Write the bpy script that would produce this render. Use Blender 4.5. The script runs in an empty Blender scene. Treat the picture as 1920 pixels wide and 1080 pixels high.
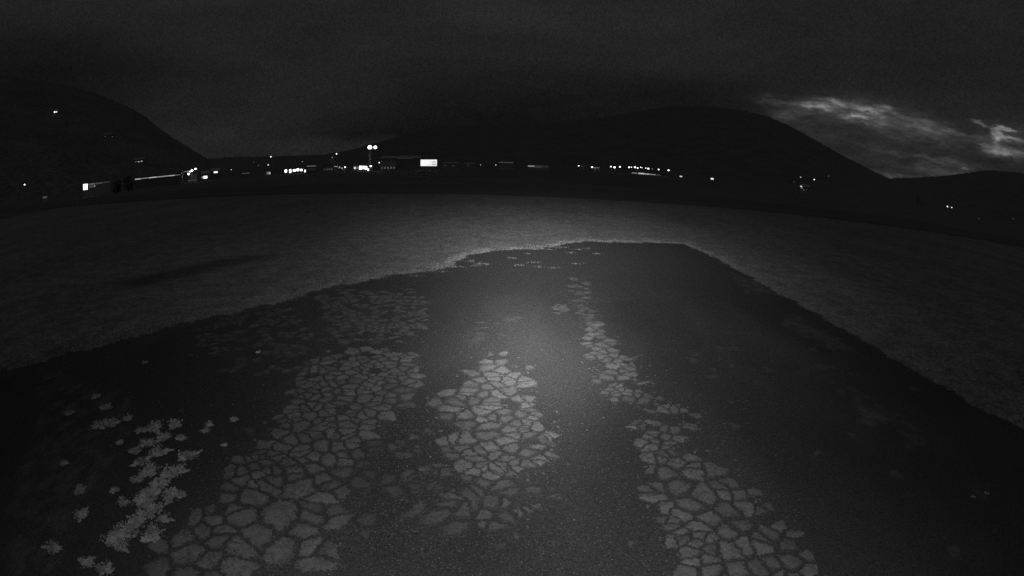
import bpy, math, random
import numpy as np
from mathutils import Matrix, Vector
from mathutils.geometry import delaunay_2d_cdt
from mathutils import noise as mnoise

random.seed(7); rng = np.random.default_rng(7)
scene = bpy.context.scene
COL = scene.collection
R = math.radians
# ------------------------------------------------------------------ camera
CAM_H, PITCH, ROLL, FPX = 4.0, 13.3, 1.5, 1000.0      # wide security camera, equisolid lens
cd = bpy.data.cameras.new('camera')
cam = bpy.data.objects.new('camera', cd); COL.objects.link(cam); scene.camera = cam
cd.type = 'PANO'
cd.sensor_fit = 'HORIZONTAL'; cd.sensor_width = 36.0
for tgt in (cd, getattr(cd, 'cycles', None)):
    try:
        tgt.panorama_type = 'FISHEYE_EQUISOLID'
        tgt.fisheye_lens = 36.0 * FPX / 1920.0
        tgt.fisheye_fov = R(200)
    except Exception:
        pass
cd.clip_start = 0.05; cd.clip_end = 60000
CR = Matrix.Rotation(R(90 - PITCH), 3, 'X') @ Matrix.Rotation(R(ROLL), 3, 'Z')
cam.location = (0, 0, CAM_H)
cam.rotation_euler = CR.to_euler()

def ray(px, py):
    u = px - 960; v = 540 - py; r = math.hypot(u, v) + 1e-9
    t = 2 * math.asin(min(.999, r / 2 / FPX))
    return CR @ Vector((math.sin(t) * u / r, math.sin(t) * v / r, -math.cos(t)))
def azel(px, py):
    d = ray(px, py); return math.atan2(d.x, d.y), math.asin(d.z)
def ground(px, py, z=0.0):
    d = ray(px, py); t = (z - CAM_H) / d.z
    return Vector((d.x * t, d.y * t, z))
def at(px, py, D):
    d = ray(px, py); t = D / math.hypot(d.x, d.y)
    return Vector((d.x * t, d.y * t, CAM_H + d.z * t))
CRT = CR.transposed()
def proj(x, y, z=0.0):
    d = CRT @ Vector((x, y, z - CAM_H)).normalized()
    t = math.acos(max(-1, min(1, -d.z))); r = 2 * FPX * math.sin(t / 2); h = math.hypot(d.x, d.y) + 1e-9
    return 960 + r * d.x / h, 540 - r * d.y / h

# ------------------------------------------------------------------ render settings
scene.view_settings.view_transform = 'Standard'
scene.view_settings.look = 'None'
scene.view_settings.exposure = 0.0
scene.view_settings.gamma = 1.0
scene.render.engine = 'CYCLES'
scene.cycles.use_denoising = False          # the night camera's picture is grainy
scene.cycles.sample_clamp_indirect = .15
scene.cycles.sample_clamp_direct = 4.0
scene.cycles.max_bounces = 3

# ------------------------------------------------------------------ world: grey pre-dawn overcast
world = bpy.data.worlds.new('World'); scene.world = world; world.use_nodes = True
nt = world.node_tree; nt.nodes.clear()
N = nt.nodes; L = nt.links
def wn(t, **k):
    n = N.new(t)
    for a, b in k.items(): setattr(n, a, b)
    return n
def wmath(op, a, b=None, c=None, clamp=False):
    n = wn('ShaderNodeMath', operation=op); n.use_clamp = clamp
    for i, v in enumerate((a, b, c)):
        if v is None: continue
        if isinstance(v, (int, float)): n.inputs[i].default_value = v
        else: L.new(v, n.inputs[i])
    return n.outputs[0]
tc = wn('ShaderNodeTexCoord'); sep = wn('ShaderNodeSeparateXYZ'); L.new(tc.outputs['Generated'], sep.inputs[0])
AZ = wmath('ARCTAN2', sep.outputs[0], sep.outputs[1]); EL = wmath('ARCSINE', sep.outputs[2])
def wnoise(sx, sy, detail=4, rough=.55, w=0.0, dist=0.0):
    cmb = wn('ShaderNodeCombineXYZ')
    L.new(wmath('MULTIPLY', AZ, sx), cmb.inputs[0]); L.new(wmath('MULTIPLY', EL, sy), cmb.inputs[1]); cmb.inputs[2].default_value = w
    n = wn('ShaderNodeTexNoise'); n.inputs['Scale'].default_value = 1; n.inputs['Detail'].default_value = detail
    n.inputs['Roughness'].default_value = rough; n.inputs['Distortion'].default_value = dist
    L.new(cmb.outputs[0], n.inputs['Vector']); return n.outputs['Fac']
n_wx = wnoise(22, 60, 4, .6, 3.1); n_wy = wnoise(22, 60, 4, .6, 9.7)
AZd = wmath('MULTIPLY_ADD', wmath('SUBTRACT', n_wx, .5), .055, AZ)
ELd = wmath('MULTIPLY_ADD', wmath('SUBTRACT', n_wy, .5), .03, EL)
def blob(px, py, sx, sy, tilt, amp, soft=1.0):
    """a lit cloud gap: soft ellipse round a direction in the sky, widths given in degrees*17.5"""
    a, e = azel(px, py); ct, st = math.cos(R(tilt)), math.sin(R(tilt))
    dx = wmath('SUBTRACT', AZd, a); dy = wmath('SUBTRACT', ELd, e)
    u = wmath('ADD', wmath('MULTIPLY', dx, ct / (sx * .001)), wmath('MULTIPLY', dy, st / (sx * .001)))
    v = wmath('ADD', wmath('MULTIPLY', dx, -st / (sy * .001)), wmath('MULTIPLY', dy, ct / (sy * .001)))
    r2 = wmath('ADD', wmath('MULTIPLY', u, u), wmath('MULTIPLY', v, v))
    return wmath('MULTIPLY', wmath('EXPONENT', wmath('MULTIPLY', r2, -soft)), amp)
BL = [(1560, 188, 40, 4, 0, .05), (1665, 212, 40, 4, 0, .05), (1710, 226, 40, 4, 0, .03), (1640, 232, 60, 4, 0, .02), (1790, 250, 50, 4, 0, .025), (1450, 190, 30, 5, 0, .02), (1760, 300, 80, 5, 0, .02), (1915, 285, 30, 6, 0, .05), (1585, 205, 100, 20, 0, .022), (1475, 212, 26, 22, 0, .016), (1690, 235, 100, 22, -3, .016), (1800, 262, 90, 16, -4, .012), (1528, 200, 28, 6, 0, .13),
      (1575, 195, 14, 4, 0, .11), (1630, 203, 30, 4, 0, .12), (1607, 217, 22, 5, 0, .2), (1652, 223, 10, 4, 0, .04),
      (1745, 240, 45, 10, 0, .016), (1832, 229, 15, 3, 0, .08), (1868, 256, 8, 13, 0, .12), (1886, 243, 24, 3.5, 0, .11),
      (1892, 262, 26, 3.5, 0, .12), (1873, 282, 28, 8, 0, .15), (1900, 270, 60, 30, 0, .015),
      (1700, 330, 60, 5, 0, .016), (1780, 322, 70, 7, 0, .014), (1812, 315, 8, 3, 0, .05), (1680, 290, 130, 60, 0, .008),
      (1520, 250, 55, 30, 0, .008), (1740, 320, 110, 10, 0, .008), (1660, 327, 50, 3, 0, .02)]
glow = None
for b in BL:
    o = blob(*b); glow = o if glow is None else wmath('ADD', glow, o)
wisps = wmath('MAXIMUM', wmath('MULTIPLY_ADD', wnoise(42, 170, 5, .68, 1.3, .9), 3.4, -.6), .12)
glow = wmath('MULTIPLY', wmath('MULTIPLY', glow, wisps), wmath('MAXIMUM', wmath('MULTIPLY_ADD', wnoise(14, 48, 4, .6, 8.2, .5), 3.4, -.75), .25))
# broad deck of cloud, darker and lighter banks
big = wnoise(1.3, 4.5, 4, .5, 5.0, .4); mid = wnoise(5, 16, 4, .55, 2.0, .3)
deck = wmath('MULTIPLY', wmath('MULTIPLY_ADD', big, 1.1, .46), wmath('MULTIPLY_ADD', mid, .6, .71))
deck = wmath('MULTIPLY', deck, .0142)
def bank(px, py, sx, sy, amp):
    return blob(px, py, sx, sy, 0, amp)
dark = wmath('ADD', wmath('ADD', bank(1060, 190, 330, 45, .42), bank(900, 238, 340, 30, .42)), bank(1330, 172, 170, 40, .36))
dark = wmath('ADD', dark, wmath('ADD', bank(1750, 60, 400, 80, .15), wmath('ADD', bank(60, 140, 290, 85, .52), bank(700, 250, 160, 9, .22))))
deck = wmath('MULTIPLY', deck, wmath('SUBTRACT', 1.0, wmath('MINIMUM', dark, .8)))
lite = wmath('ADD', bank(900, 20, 130, 60, .28), wmath('ADD', bank(560, 230, 260, 110, .12), bank(1100, 60, 350, 120, .08)))
deck = wmath('MULTIPLY', deck, wmath('ADD', lite, 1.0))
# fine grain imitating sensor noise, put into the sky brightness
cmb = wn('ShaderNodeTexWhiteNoise', noise_dimensions='3D')
vs = wn('ShaderNodeVectorMath', operation='SCALE'); L.new(tc.outputs['Generated'], vs.inputs[0]); vs.inputs['Scale'].default_value = 560
fl = wn('ShaderNodeVectorMath', operation='FLOOR'); L.new(vs.outputs[0], fl.inputs[0]); L.new(fl.outputs[0], cmb.inputs['Vector'])
deck = wmath('MULTIPLY', deck, wmath('MULTIPLY_ADD', cmb.outputs['Value'], .6, .70))
# unseen sky overhead, brightened to add fill light on the ground
zen = wmath('MULTIPLY', wmath('SMOOTH_MIN', wmath('MAXIMUM', wmath('SUBTRACT', EL, R(34)), 0), 1.0, .01), .135)
sky = wn('ShaderNodeTexSky'); sky.sky_type = 'NISHITA'; sky.sun_disc = False
sky.sun_elevation = R(1.5); sky.sun_rotation = R(48)
bw = wn('ShaderNodeRGBToBW'); L.new(sky.outputs[0], bw.inputs[0])
total = wmath('ADD', wmath('ADD', deck, glow), wmath('ADD', zen, wmath('MULTIPLY', bw.outputs[0], .00004)))
bg = wn('ShaderNodeBackground'); L.new(total, bg.inputs['Color']); bg.inputs['Strength'].default_value = 1.0
wo = wn('ShaderNodeOutputWorld'); L.new(bg.outputs[0], wo.inputs[0])
try: world.cycles.sampling_method = 'MANUAL'; world.cycles.sample_map_resolution = 512
except Exception: pass

# twilight from the gap in the cloud, and the infrared lamps carried by the camera that took the picture
sun = bpy.data.objects.new('sun', bpy.data.lights.new('sun', 'SUN')); COL.objects.link(sun)
sun.data.energy = .004; sun.data.angle = R(15); sun.rotation_euler = (R(80), 0, R(180 - 48))
# one lamp head with the beam shape of its reflector: (azimuth, elevation, half width, half height in degrees, power)
BEAM = [(2, -6, 22, 15, 15900), (2, -40, 60, 26, 1110), (4.5, -6, 15, 5, 108500), (1.5, -10, 8.5, 13.5, 33000), (4, -19.5, 10, 5, 11000), (3, -4, 30, 13, 11500), (12, -28, 22, 15, 1020)]
il = bpy.data.lights.new('infrared_lamp', 'POINT'); io = bpy.data.objects.new('infrared_lamp', il); COL.objects.link(io)
il.energy = 60000.0; il.shadow_soft_size = .03; io.location = (.1, 0, CAM_H + .06); il.use_nodes = True
lt = il.node_tree; lt.nodes.clear()
def lm(op, a, b=None, c=None):
    n = lt.nodes.new('ShaderNodeMath'); n.operation = op
    for i, v in enumerate((a, b, c)):
        if v is None: continue
        if isinstance(v, (int, float)): n.inputs[i].default_value = v
        else: lt.links.new(v, n.inputs[i])
    return n.outputs[0]
ltc = lt.nodes.new('ShaderNodeTexCoord'); lsp = lt.nodes.new('ShaderNodeSeparateXYZ'); lt.links.new(ltc.outputs['Normal'], lsp.inputs[0])
laz = lm('MULTIPLY', lm('ARCTAN2', lsp.outputs[0], lsp.outputs[1]), 180 / math.pi); lel = lm('MULTIPLY', lm('ARCSINE', lsp.outputs[2]), 180 / math.pi)
tot = None
for a_, e_, wa, we, p_ in BEAM:
    u = lm('DIVIDE', lm('SUBTRACT', laz, a_), wa); v = lm('DIVIDE', lm('SUBTRACT', lel, e_), we)
    g_ = lm('MULTIPLY', lm('EXPONENT', lm('MULTIPLY', lm('ADD', lm('MULTIPLY', u, u), lm('MULTIPLY', v, v)), -1.0)), p_ / 60000.0)
    tot = g_ if tot is None else lm('ADD', tot, g_)
lem = lt.nodes.new('ShaderNodeEmission'); lt.links.new(tot, lem.inputs['Strength'])
lou = lt.nodes.new('ShaderNodeOutputLight'); lt.links.new(lem.outputs[0], lou.inputs[0])

# ------------------------------------------------------------------ helpers
def mat(name, v, rough=.95, **k):
    m = bpy.data.materials.new(name); m.use_nodes = True
    b = m.node_tree.nodes['Principled BSDF']
    b.inputs['Base Color'].default_value = (v, v, v, 1); b.inputs['Roughness'].default_value = rough
    b.inputs['Specular IOR Level'].default_value = k.get('spec', .1)
    return m
class MT:
    """tiny material graph builder"""
    def __init__(s, name, rough=.95, spec=.1):
        s.m = bpy.data.materials.new(name); s.m.use_nodes = True; s.t = s.m.node_tree
        s.b = s.t.nodes['Principled BSDF']; s.b.inputs['Roughness'].default_value = rough
        s.b.inputs['Specular IOR Level'].default_value = spec
        g = s.t.nodes.new('ShaderNodeNewGeometry'); s.pos = g.outputs['Position']
    def n(s, t, **k):
        n = s.t.nodes.new(t)
        for a, b in k.items(): setattr(n, a, b)
        return n
    def math(s, op, a, b=None, c=None, clamp=False):
        n = s.n('ShaderNodeMath', operation=op); n.use_clamp = clamp
        for i, v in enumerate((a, b, c)):
            if v is None: continue
            if isinstance(v, (int, float)): n.inputs[i].default_value = v
            else: s.t.links.new(v, n.inputs[i])
        return n.outputs[0]
    def noise(s, scale, detail=3, rough=.6, stretch=(1, 1, 1)):
        mp = s.n('ShaderNodeVectorMath', operation='MULTIPLY'); s.t.links.new(s.pos, mp.inputs[0]); mp.inputs[1].default_value = stretch
        n = s.n('ShaderNodeTexNoise'); n.inputs['Scale'].default_value = scale; n.inputs['Detail'].default_value = detail
        n.inputs['Roughness'].default_value = rough; s.t.links.new(mp.outputs[0], n.inputs['Vector']); return n.outputs['Fac']
    def vor(s, scale, feature='F1'):
        n = s.n('ShaderNodeTexVoronoi', feature=feature); n.inputs['Scale'].default_value = scale
        s.t.links.new(s.pos, n.inputs['Vector']); return n
    def attr(s, name):
        n = s.n('ShaderNodeAttribute'); n.attribute_name = name; return n.outputs['Fac']
    def ramp(s, v, lo, hi, a=0., b=1.):
        n = s.n('ShaderNodeMapRange'); n.interpolation_type = 'SMOOTHSTEP'
        s.t.links.new(v, n.inputs[0]); n.inputs[1].default_value = lo; n.inputs[2].default_value = hi
        n.inputs[3].default_value = a; n.inputs[4].default_value = b; return n.outputs[0]
    def mix(s, f, a, b):
        return s.math('ADD', s.math('MULTIPLY', b, f), s.math('MULTIPLY', a, s.math('SUBTRACT', 1.0, f)))
    def color(s, v): s.t.links.new(v, s.b.inputs['Base Color'])
    def bump(s, h, strength, dist):
        n = s.n('ShaderNodeBump'); n.inputs['Strength'].default_value = strength; n.inputs['Distance'].default_value = dist
        s.t.links.new(h, n.inputs['Height']); s.t.links.new(n.outputs[0], s.b.inputs['Normal'])
def emit(name, strength):
    m = bpy.data.materials.new(name); m.use_nodes = True; t = m.node_tree; t.nodes.clear()
    e = t.nodes.new('ShaderNodeEmission'); e.inputs[0].default_value = (1, 1, 1, 1); e.inputs[1].default_value = strength
    o = t.nodes.new('ShaderNodeOutputMaterial'); t.links.new(e.outputs[0], o.inputs[0]); return m
_em = {}
def EM(s):
    s = round(s, 3)
    if s not in _em: _em[s] = emit('lit_%s' % s, s)
    return _em[s]

def mesh_obj(name, verts, faces, m, parent=None, smooth=False, loc=None):
    me = bpy.data.meshes.new(name); me.from_pydata([tuple(v) for v in verts], [], faces); me.materials.append(m)
    if smooth: me.polygons.foreach_set('use_smooth', [True] * len(me.polygons))
    me.update(); o = bpy.data.objects.new(name, me); COL.objects.link(o)
    if parent is not None: o.parent = parent
    if loc is not None: o.location = loc
    return o
def tag(o, label=None, cat=None, group=None, kind=None):
    if label: o['label'] = label
    if cat: o['category'] = cat
    if group: o['group'] = group
    if kind: o['kind'] = kind
    return o
def thing(name, label, cat, loc, rz=0, group=None):
    o = bpy.data.objects.new(name, None); COL.objects.link(o); o.location = loc; o.rotation_euler = (0, 0, rz)
    o.empty_display_size = .2
    return tag(o, label, cat, group)
class MB:
    def __init__(s): s.v = []; s.f = []
    def box(s, x0, x1, y0, y1, z0, z1):
        b = len(s.v); s.v += [(x, y, z) for z in (z0, z1) for x, y in ((x0, y0), (x1, y0), (x1, y1), (x0, y1))]
        s.f += [tuple(b + i for i in q) for q in ((3, 2, 1, 0), (4, 5, 6, 7), (0, 1, 5, 4), (1, 2, 6, 5), (2, 3, 7, 6), (3, 0, 4, 7))]; return s
    def poly(s, pts, idx=None):
        b = len(s.v); s.v += list(pts); s.f.append(tuple(range(b, b + len(pts)))); return s
    def cone(s, p0, p1, r0, r1, n=8):
        p0 = Vector(p0); p1 = Vector(p1); d = (p1 - p0).normalized(); a = d.orthogonal().normalized(); c = d.cross(a); b = len(s.v)
        for p, r in ((p0, r0), (p1, r1)):
            for i in range(n):
                t = 2 * math.pi * i / n; s.v.append(tuple(p + a * (r * math.cos(t)) + c * (r * math.sin(t))))
        for i in range(n): s.f.append((b + i, b + (i + 1) % n, b + n + (i + 1) % n, b + n + i))
        s.f.append(tuple(b + n - 1 - i for i in range(n))); s.f.append(tuple(b + n + i for i in range(n))); return s
    def ball(s, c, rx, ry, rz, n=10, m=6):
        b = len(s.v)
        for j in range(m + 1):
            ph = math.pi * j / m
            for i in range(n):
                t = 2 * math.pi * i / n; s.v.append((c[0] + rx * math.sin(ph) * math.cos(t), c[1] + ry * math.sin(ph) * math.sin(t), c[2] + rz * math.cos(ph)))
        for j in range(m):
            for i in range(n): s.f.append((b + j * n + i, b + (j + 1) * n + i, b + (j + 1) * n + (i + 1) % n, b + j * n + (i + 1) % n))
        return s
    def build(s, name, m, parent=None, **k): return mesh_obj(name, s.v, s.f, m, parent, **k)

def inpoly(x, y, P):
    c = False; j = len(P) - 1
    for i in range(len(P)):
        xi, yi = P[i]; xj, yj = P[j]
        if (yi > y) != (yj > y) and x < (xj - xi) * (y - yi) / (yj - yi) + xi: c = not c
        j = i
    return c
def fnoise(x, y, s, z=0.): return mnoise.noise(Vector((x * s, y * s, z)))

# ------------------------------------------------------------------ materials of the ground
def m_soil():
    g = MT('dark_field_soil'); a = g.noise(.05, 4); b = g.noise(1.1, 4, .7)
    g.color(g.math('MULTIPLY', g.mix(g.ramp(a, .35, .65), .085, .11), g.mix(b, .6, 1.4))); return g.m
def m_meadow():
    g = MT('mown_grass'); a = g.noise(.16, 4, .6, (1, .5, 1)); b = g.noise(5, 5, .8); c = g.noise(16, 3, .9); d = g.noise(1.1, 4, .65)
    v = g.math('MULTIPLY', g.mix(g.ramp(a, .3, .7), .120, .158), g.mix(g.ramp(b, .25, .75), .62, 1.38))
    v = g.math('MULTIPLY', v, g.mix(g.ramp(c, .3, .7), .4, 1.6)); v = g.math('MULTIPLY', v, g.mix(g.ramp(d, .25, .75), .74, 1.26))
    # bare earth lies along the old wheel ruts
    v = g.math('MULTIPLY', v, g.mix(g.ramp(g.math('ADD', g.attr('bare'), g.math('MULTIPLY', g.math('SUBTRACT', b, .5), .5)), .1, .75), 1.0, .5))
    g.color(v); return g.m
def aggregate(g):
    """gravelly grain of worn asphalt, single light stones included"""
    n1 = g.noise(75, 3, .8); n2 = g.noise(14, 3, .6)
    vo = g.vor(62); st = g.ramp(vo.outputs['Distance'], .12, .34, 1, 0)
    pick = g.n('ShaderNodeSeparateColor'); g.t.links.new(vo.outputs['Color'], pick.inputs[0])
    st = g.math('MULTIPLY', st, g.ramp(pick.outputs[0], .84, .9))
    n3 = g.noise(24, 4, .85)
    return g.math('MULTIPLY', g.math('MULTIPLY', g.mix(g.ramp(n1, .25, .75), .4, 1.6), g.mix(g.ramp(n3, .3, .7), .62, 1.38)), g.mix(n2, .8, 1.2)), st
def m_asphalt():
    g = MT('old_asphalt', rough=.9, spec=.2); ag, st = aggregate(g)
    big = g.noise(.35, 4, .6, (1, .35, 1)); blot = g.noise(2.3, 4, .65)
    v = g.mix(g.ramp(big, .3, .7), .032, .050)
    v = g.mix(g.ramp(g.math('ADD', g.attr('moss'), g.math('MULTIPLY', g.math('SUBTRACT', blot, .5), .55)), .2, .8), v, .034)  # moss and weakly lit zones both darken the colour
    silt = g.ramp(g.math('ADD', g.attr('silt'), g.math('MULTIPLY', g.math('SUBTRACT', g.noise(3.5, 5, .7, (1, .5, 1)), .5), 1.6)), .45, .95)
    v = g.math('ADD', v, g.math('MULTIPLY', silt, .035))
    v = g.math('MULTIPLY', v, ag)
    v = g.math('ADD', v, g.math('MULTIPLY', st, .08))
    g.color(v); g.bump(ag, .35, .01); return g.m
def m_plate():
    g = MT('bleached_asphalt_crust', rough=.9, spec=.2); ag, st = aggregate(g)
    e = g.math('ADD', g.attr('rim'), g.math('MULTIPLY', g.math('SUBTRACT', g.noise(30, 4, .8), .5), 2.5))
    e = g.math('ADD', e, g.math('MULTIPLY', g.math('SUBTRACT', g.attr('wear'), .85), .8))
    b = g.math('MULTIPLY', g.ramp(e, .06, .6), g.math('MULTIPLY', g.attr('wear'), g.mix(g.ramp(g.noise(5, 4, .7), .3, .6), .55, 1.0)))
    tone = g.mix(g.noise(3.2, 3), .118, .17)
    dn = g.n('ShaderNodeTexNoise'); dn.inputs['Scale'].default_value = 9; dn.inputs['Detail'].default_value = 3; g.t.links.new(g.pos, dn.inputs['Vector'])
    dv = g.n('ShaderNodeVectorMath', operation='SCALE'); g.t.links.new(dn.outputs['Color'], dv.inputs[0]); dv.inputs['Scale'].default_value = .12
    da = g.n('ShaderNodeVectorMath', operation='ADD'); g.t.links.new(g.pos, da.inputs[0]); g.t.links.new(dv.outputs[0], da.inputs[1])
    hv = g.n('ShaderNodeTexVoronoi', feature='DISTANCE_TO_EDGE'); hv.inputs['Scale'].default_value = 7.5; g.t.links.new(da.outputs[0], hv.inputs['Vector'])
    hair = g.math('MULTIPLY', g.ramp(hv.outputs['Distance'], .0, .05, 1, 0), g.ramp(g.noise(1.7, 3), .45, .6))
    b = g.math('MULTIPLY', b, g.math('SUBTRACT', 1.0, g.math('MULTIPLY', hair, .8)))
    v = g.mix(b, .04, tone); v = g.math('MULTIPLY', v, g.mix(ag, .3, 1.0)); v = g.math('ADD', v, g.math('MULTIPLY', st, .05))
    g.color(v); g.bump(ag, .3, .008); return g.m
def m_forest():
    g = MT('dark_forest'); a = g.noise(.012, 5, .7); t = g.noise(.16, 3, .8, (1, 1, 2.5)); g.color(g.math('MULTIPLY', g.mix(g.ramp(a, .3, .7), .088, .12), g.mix(g.ramp(t, .3, .7), .6, 1.4))); return g.m
SOIL, MEADOW, ASPH, PLATE, FOREST = m_soil(), m_meadow(), m_asphalt(), m_plate(), m_forest()

# ------------------------------------------------------------------ ground sheets
v = [(0, 0, 0)]; f = []
rings = [30, 120, 400, 1500, 5000, 14000]; NS = 72
for r in rings:
    for i in range(NS):
        t = 2 * math.pi * i / NS; v.append((r * math.cos(t), r * math.sin(t), 0))
for i in range(NS): f.append((0, 1 + i, 1 + (i + 1) % NS))
for k in range(len(rings) - 1):
    for i in range(NS):
        a = 1 + k * NS + i; b = 1 + k * NS + (i + 1) % NS; f.append((a, a + NS, b + NS, b))
tag(mesh_obj('ground', v, f, SOIL), kind='structure')

# far edge of the mown grass: a straight line across the view
def far_edge(x): return 66.5 - .115 * x + (.06 if x < 0 else .05) * 0
mv = []; mf = []; NX, NY = 200, 150
X = np.linspace(-95, 95, NX); T = np.linspace(0, 1, NY) ** 1.3
RUT = [(215, 535), (300, 512), (400, 490), (500, 476), (525, 482), (420, 503), (330, 524), (240, 545)]
RUTG = [ground(*p) for p in RUT]
bare = []
for t in T:
    for x in X:
        y0, y1 = -14, far_edge(x) + .5 * fnoise(x, 0, .15) + .25 * fnoise(x, 3, .8)
        y = y0 + (y1 - y0) * t; mv.append((x, y, .03))
        bb = 0.
        if y > 2:
            P = proj(x, y)
            dmin = 1e9
            a = Vector((-24.5, 22)); 
            if inpoly(P[0], P[1], RUT): bb = 1.
        bare.append(bb)
for j in range(NY - 1):
    for i in range(NX - 1): a = j * NX + i; mf.append((a, a + 1, a + 1 + NX, a + NX))
me_o = tag(mesh_obj('meadow', mv, mf, MEADOW), kind='structure')
B = np.array(bare).reshape(NY, NX)
for _ in range(2):
    Bp = np.pad(B, 1, mode='edge'); B = (Bp[1:-1, 1:-1] * 2 + Bp[:-2, 1:-1] + Bp[2:, 1:-1] + Bp[1:-1, :-2] + Bp[1:-1, 2:]) / 6
at_ = me_o.data.attributes.new('bare', 'FLOAT', 'POINT'); at_.data.foreach_set('value', B.ravel().astype(np.float32))

# runway crossing the view beyond the grass
def m_runway():
    g = MT('runway_asphalt'); a = g.noise(.08, 3, .6, (.2, 1, 1)); b = g.noise(2, 4, .7)
    g.color(g.math('MULTIPLY', g.mix(a, .075, .092), g.mix(b, .8, 1.2))); return g.m
rv = []; rf = []
for i in range(41):
    x = -600 + 30 * i; y = 66.5 - .115 * x
    rv += [(x, y + 3.0, .035), (x, y + 33.0, .035)]
for i in range(40): rf.append((2 * i, 2 * i + 2, 2 * i + 3, 2 * i + 1))
tag(mesh_obj('runway', rv, rf, m_runway()), kind='structure')

# ------------------------------------------------------------------ the cracked apron in the foreground
EDGE = [(-420, 900), (-250, 805), (-100, 735), (20, 697), (130, 668), (300, 622), (480, 578), (600, 546), (700, 525), (800, 509), (845, 502),
        (865, 490), (885, 478), (930, 471), (1010, 468), (1060, 459), (1100, 454), (1150, 456), (1230, 456), (1285, 459), (1320, 474), (1345, 487),
        (1450, 545), (1550, 600), (1625, 645), (1700, 690), (1800, 750), (1920, 812), (2010, 862)]
edge = [ground(*p).to_2d() for p in EDGE]
outline = []
for a, b in zip(edge[:-1], edge[1:]):
    n = max(2, int((b - a).length / .07)); nr = Vector((-(b - a).y, (b - a).x)).normalized()
    for i in range(n):
        p = a + (b - a) * (i / n)
        w = .55 if p.x < 8 else .34
        p = p + nr * w * (.55 * fnoise(p.x, p.y, 1.1, 5) + .5 * fnoise(p.x, p.y, 3.6, 1) + .45 * fnoise(p.x, p.y, 9, 2))
        outline.append(p)
outline += [Vector((12, -8)), Vector((-34, -8))]
OUT = [(p.x, p.y) for p in outline]
inner = []
def smooth_in(px, py, P, rad):
    """1 inside the pixel polygon, falling to 0 over rad pixels"""
    if inpoly(px, py, P): return 1.
    d = 1e9
    for i in range(len(P)):
        ax, ay = P[i]; bx, by = P[(i + 1) % len(P)]; vx, vy = bx - ax, by - ay
        t = max(0, min(1, ((px - ax) * vx + (py - ay) * vy) / (vx * vx + vy * vy + 1e-9)))
        d = min(d, math.hypot(px - ax - vx * t, py - ay - vy * t))
    return max(0., 1 - d / rad)
MOSS_SHADE = [([(860, 500), (900, 480), (1080, 462), (1290, 462), (1360, 500), (1500, 585), (1640, 665), (1800, 765), (1740, 760), (1560, 640), (1400, 560), (1250, 520), (1100, 520), (950, 530), (830, 530)], 60, .85),  # moss, plus the beam's dim band darkened into the colour
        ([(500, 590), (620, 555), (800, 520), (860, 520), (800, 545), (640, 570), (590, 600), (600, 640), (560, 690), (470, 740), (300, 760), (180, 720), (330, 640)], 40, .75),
        ([(-700, 1200), (-700, 760), (-100, 750), (120, 700), (330, 680), (480, 740), (500, 800), (400, 900), (330, 950), (250, 1200)], 60, .6),  # unlit asphalt at left, its darkness put into the colour
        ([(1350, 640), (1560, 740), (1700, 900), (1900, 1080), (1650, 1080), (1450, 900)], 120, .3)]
grid = []
for i in np.arange(-20, 12.01, .28):
    for j in np.arange(-7.8, 32, .28):
        x = i + random.uniform(-.06, .06); y = j + random.uniform(-.06, .06)
        if inpoly(x, y, OUT): grid.append((x, y))
pts = [Vector(p) for p in OUT] + [Vector(p) for p in grid]; no = len(OUT)
res = delaunay_2d_cdt(pts, [(i, (i + 1) % no) for i in range(no)], [], 1, 1e-5)
av = [(p.x, p.y, .045) for p in res[0]]
apron = tag(mesh_obj('apron_asphalt', av, [tuple(t) for t in res[2]], ASPH), kind='structure')
for pol in apron.data.polygons:
    pass
SILT = [([(1370, 515), (1480, 552), (1400, 550)], 14, .7), ([(1480, 590), (1600, 660), (1560, 655), (1470, 610)], 16, .75), ([(1500, 690), (1580, 690), (1560, 712), (1505, 708)], 16, .65),
        ([(1600, 765), (1660, 780), (1650, 800), (1610, 795)], 16, .8), ([(1680, 800), (1760, 840), (1700, 845)], 18, .7), ([(1580, 720), (1760, 830), (1740, 840), (1560, 735)], 14, .5),
        ([(560, 680), (790, 670), (640, 1080), (260, 1080)], 40, .45), ([(870, 690), (1000, 700), (1050, 860), (800, 980)], 40, .45), ([(1810, 910), (1870, 920), (1860, 940), (1820, 940)], 25, .6),
        ([(90, 700), (240, 760), (240, 820), (90, 1080), (10, 1080)], 60, .62), ([(1150, 690), (1330, 850), (1530, 1080), (1280, 1080), (1210, 850)], 30, .4)]
silt = []
moss_shade = []
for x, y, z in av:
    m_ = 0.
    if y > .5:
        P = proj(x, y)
        for poly, rad, amp in MOSS_SHADE: m_ = max(m_, amp * smooth_in(P[0], P[1], poly, rad))
    moss_shade.append(m_); silt.append(max([0.] + [amp * smooth_in(*proj(x, y), poly, rad) for poly, rad, amp in SILT]) if y > .5 else 0.)
for nm, arr in (('moss', moss_shade), ('silt', silt)):
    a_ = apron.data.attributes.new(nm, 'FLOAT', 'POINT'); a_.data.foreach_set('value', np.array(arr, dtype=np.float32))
apron.data.update()

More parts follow.
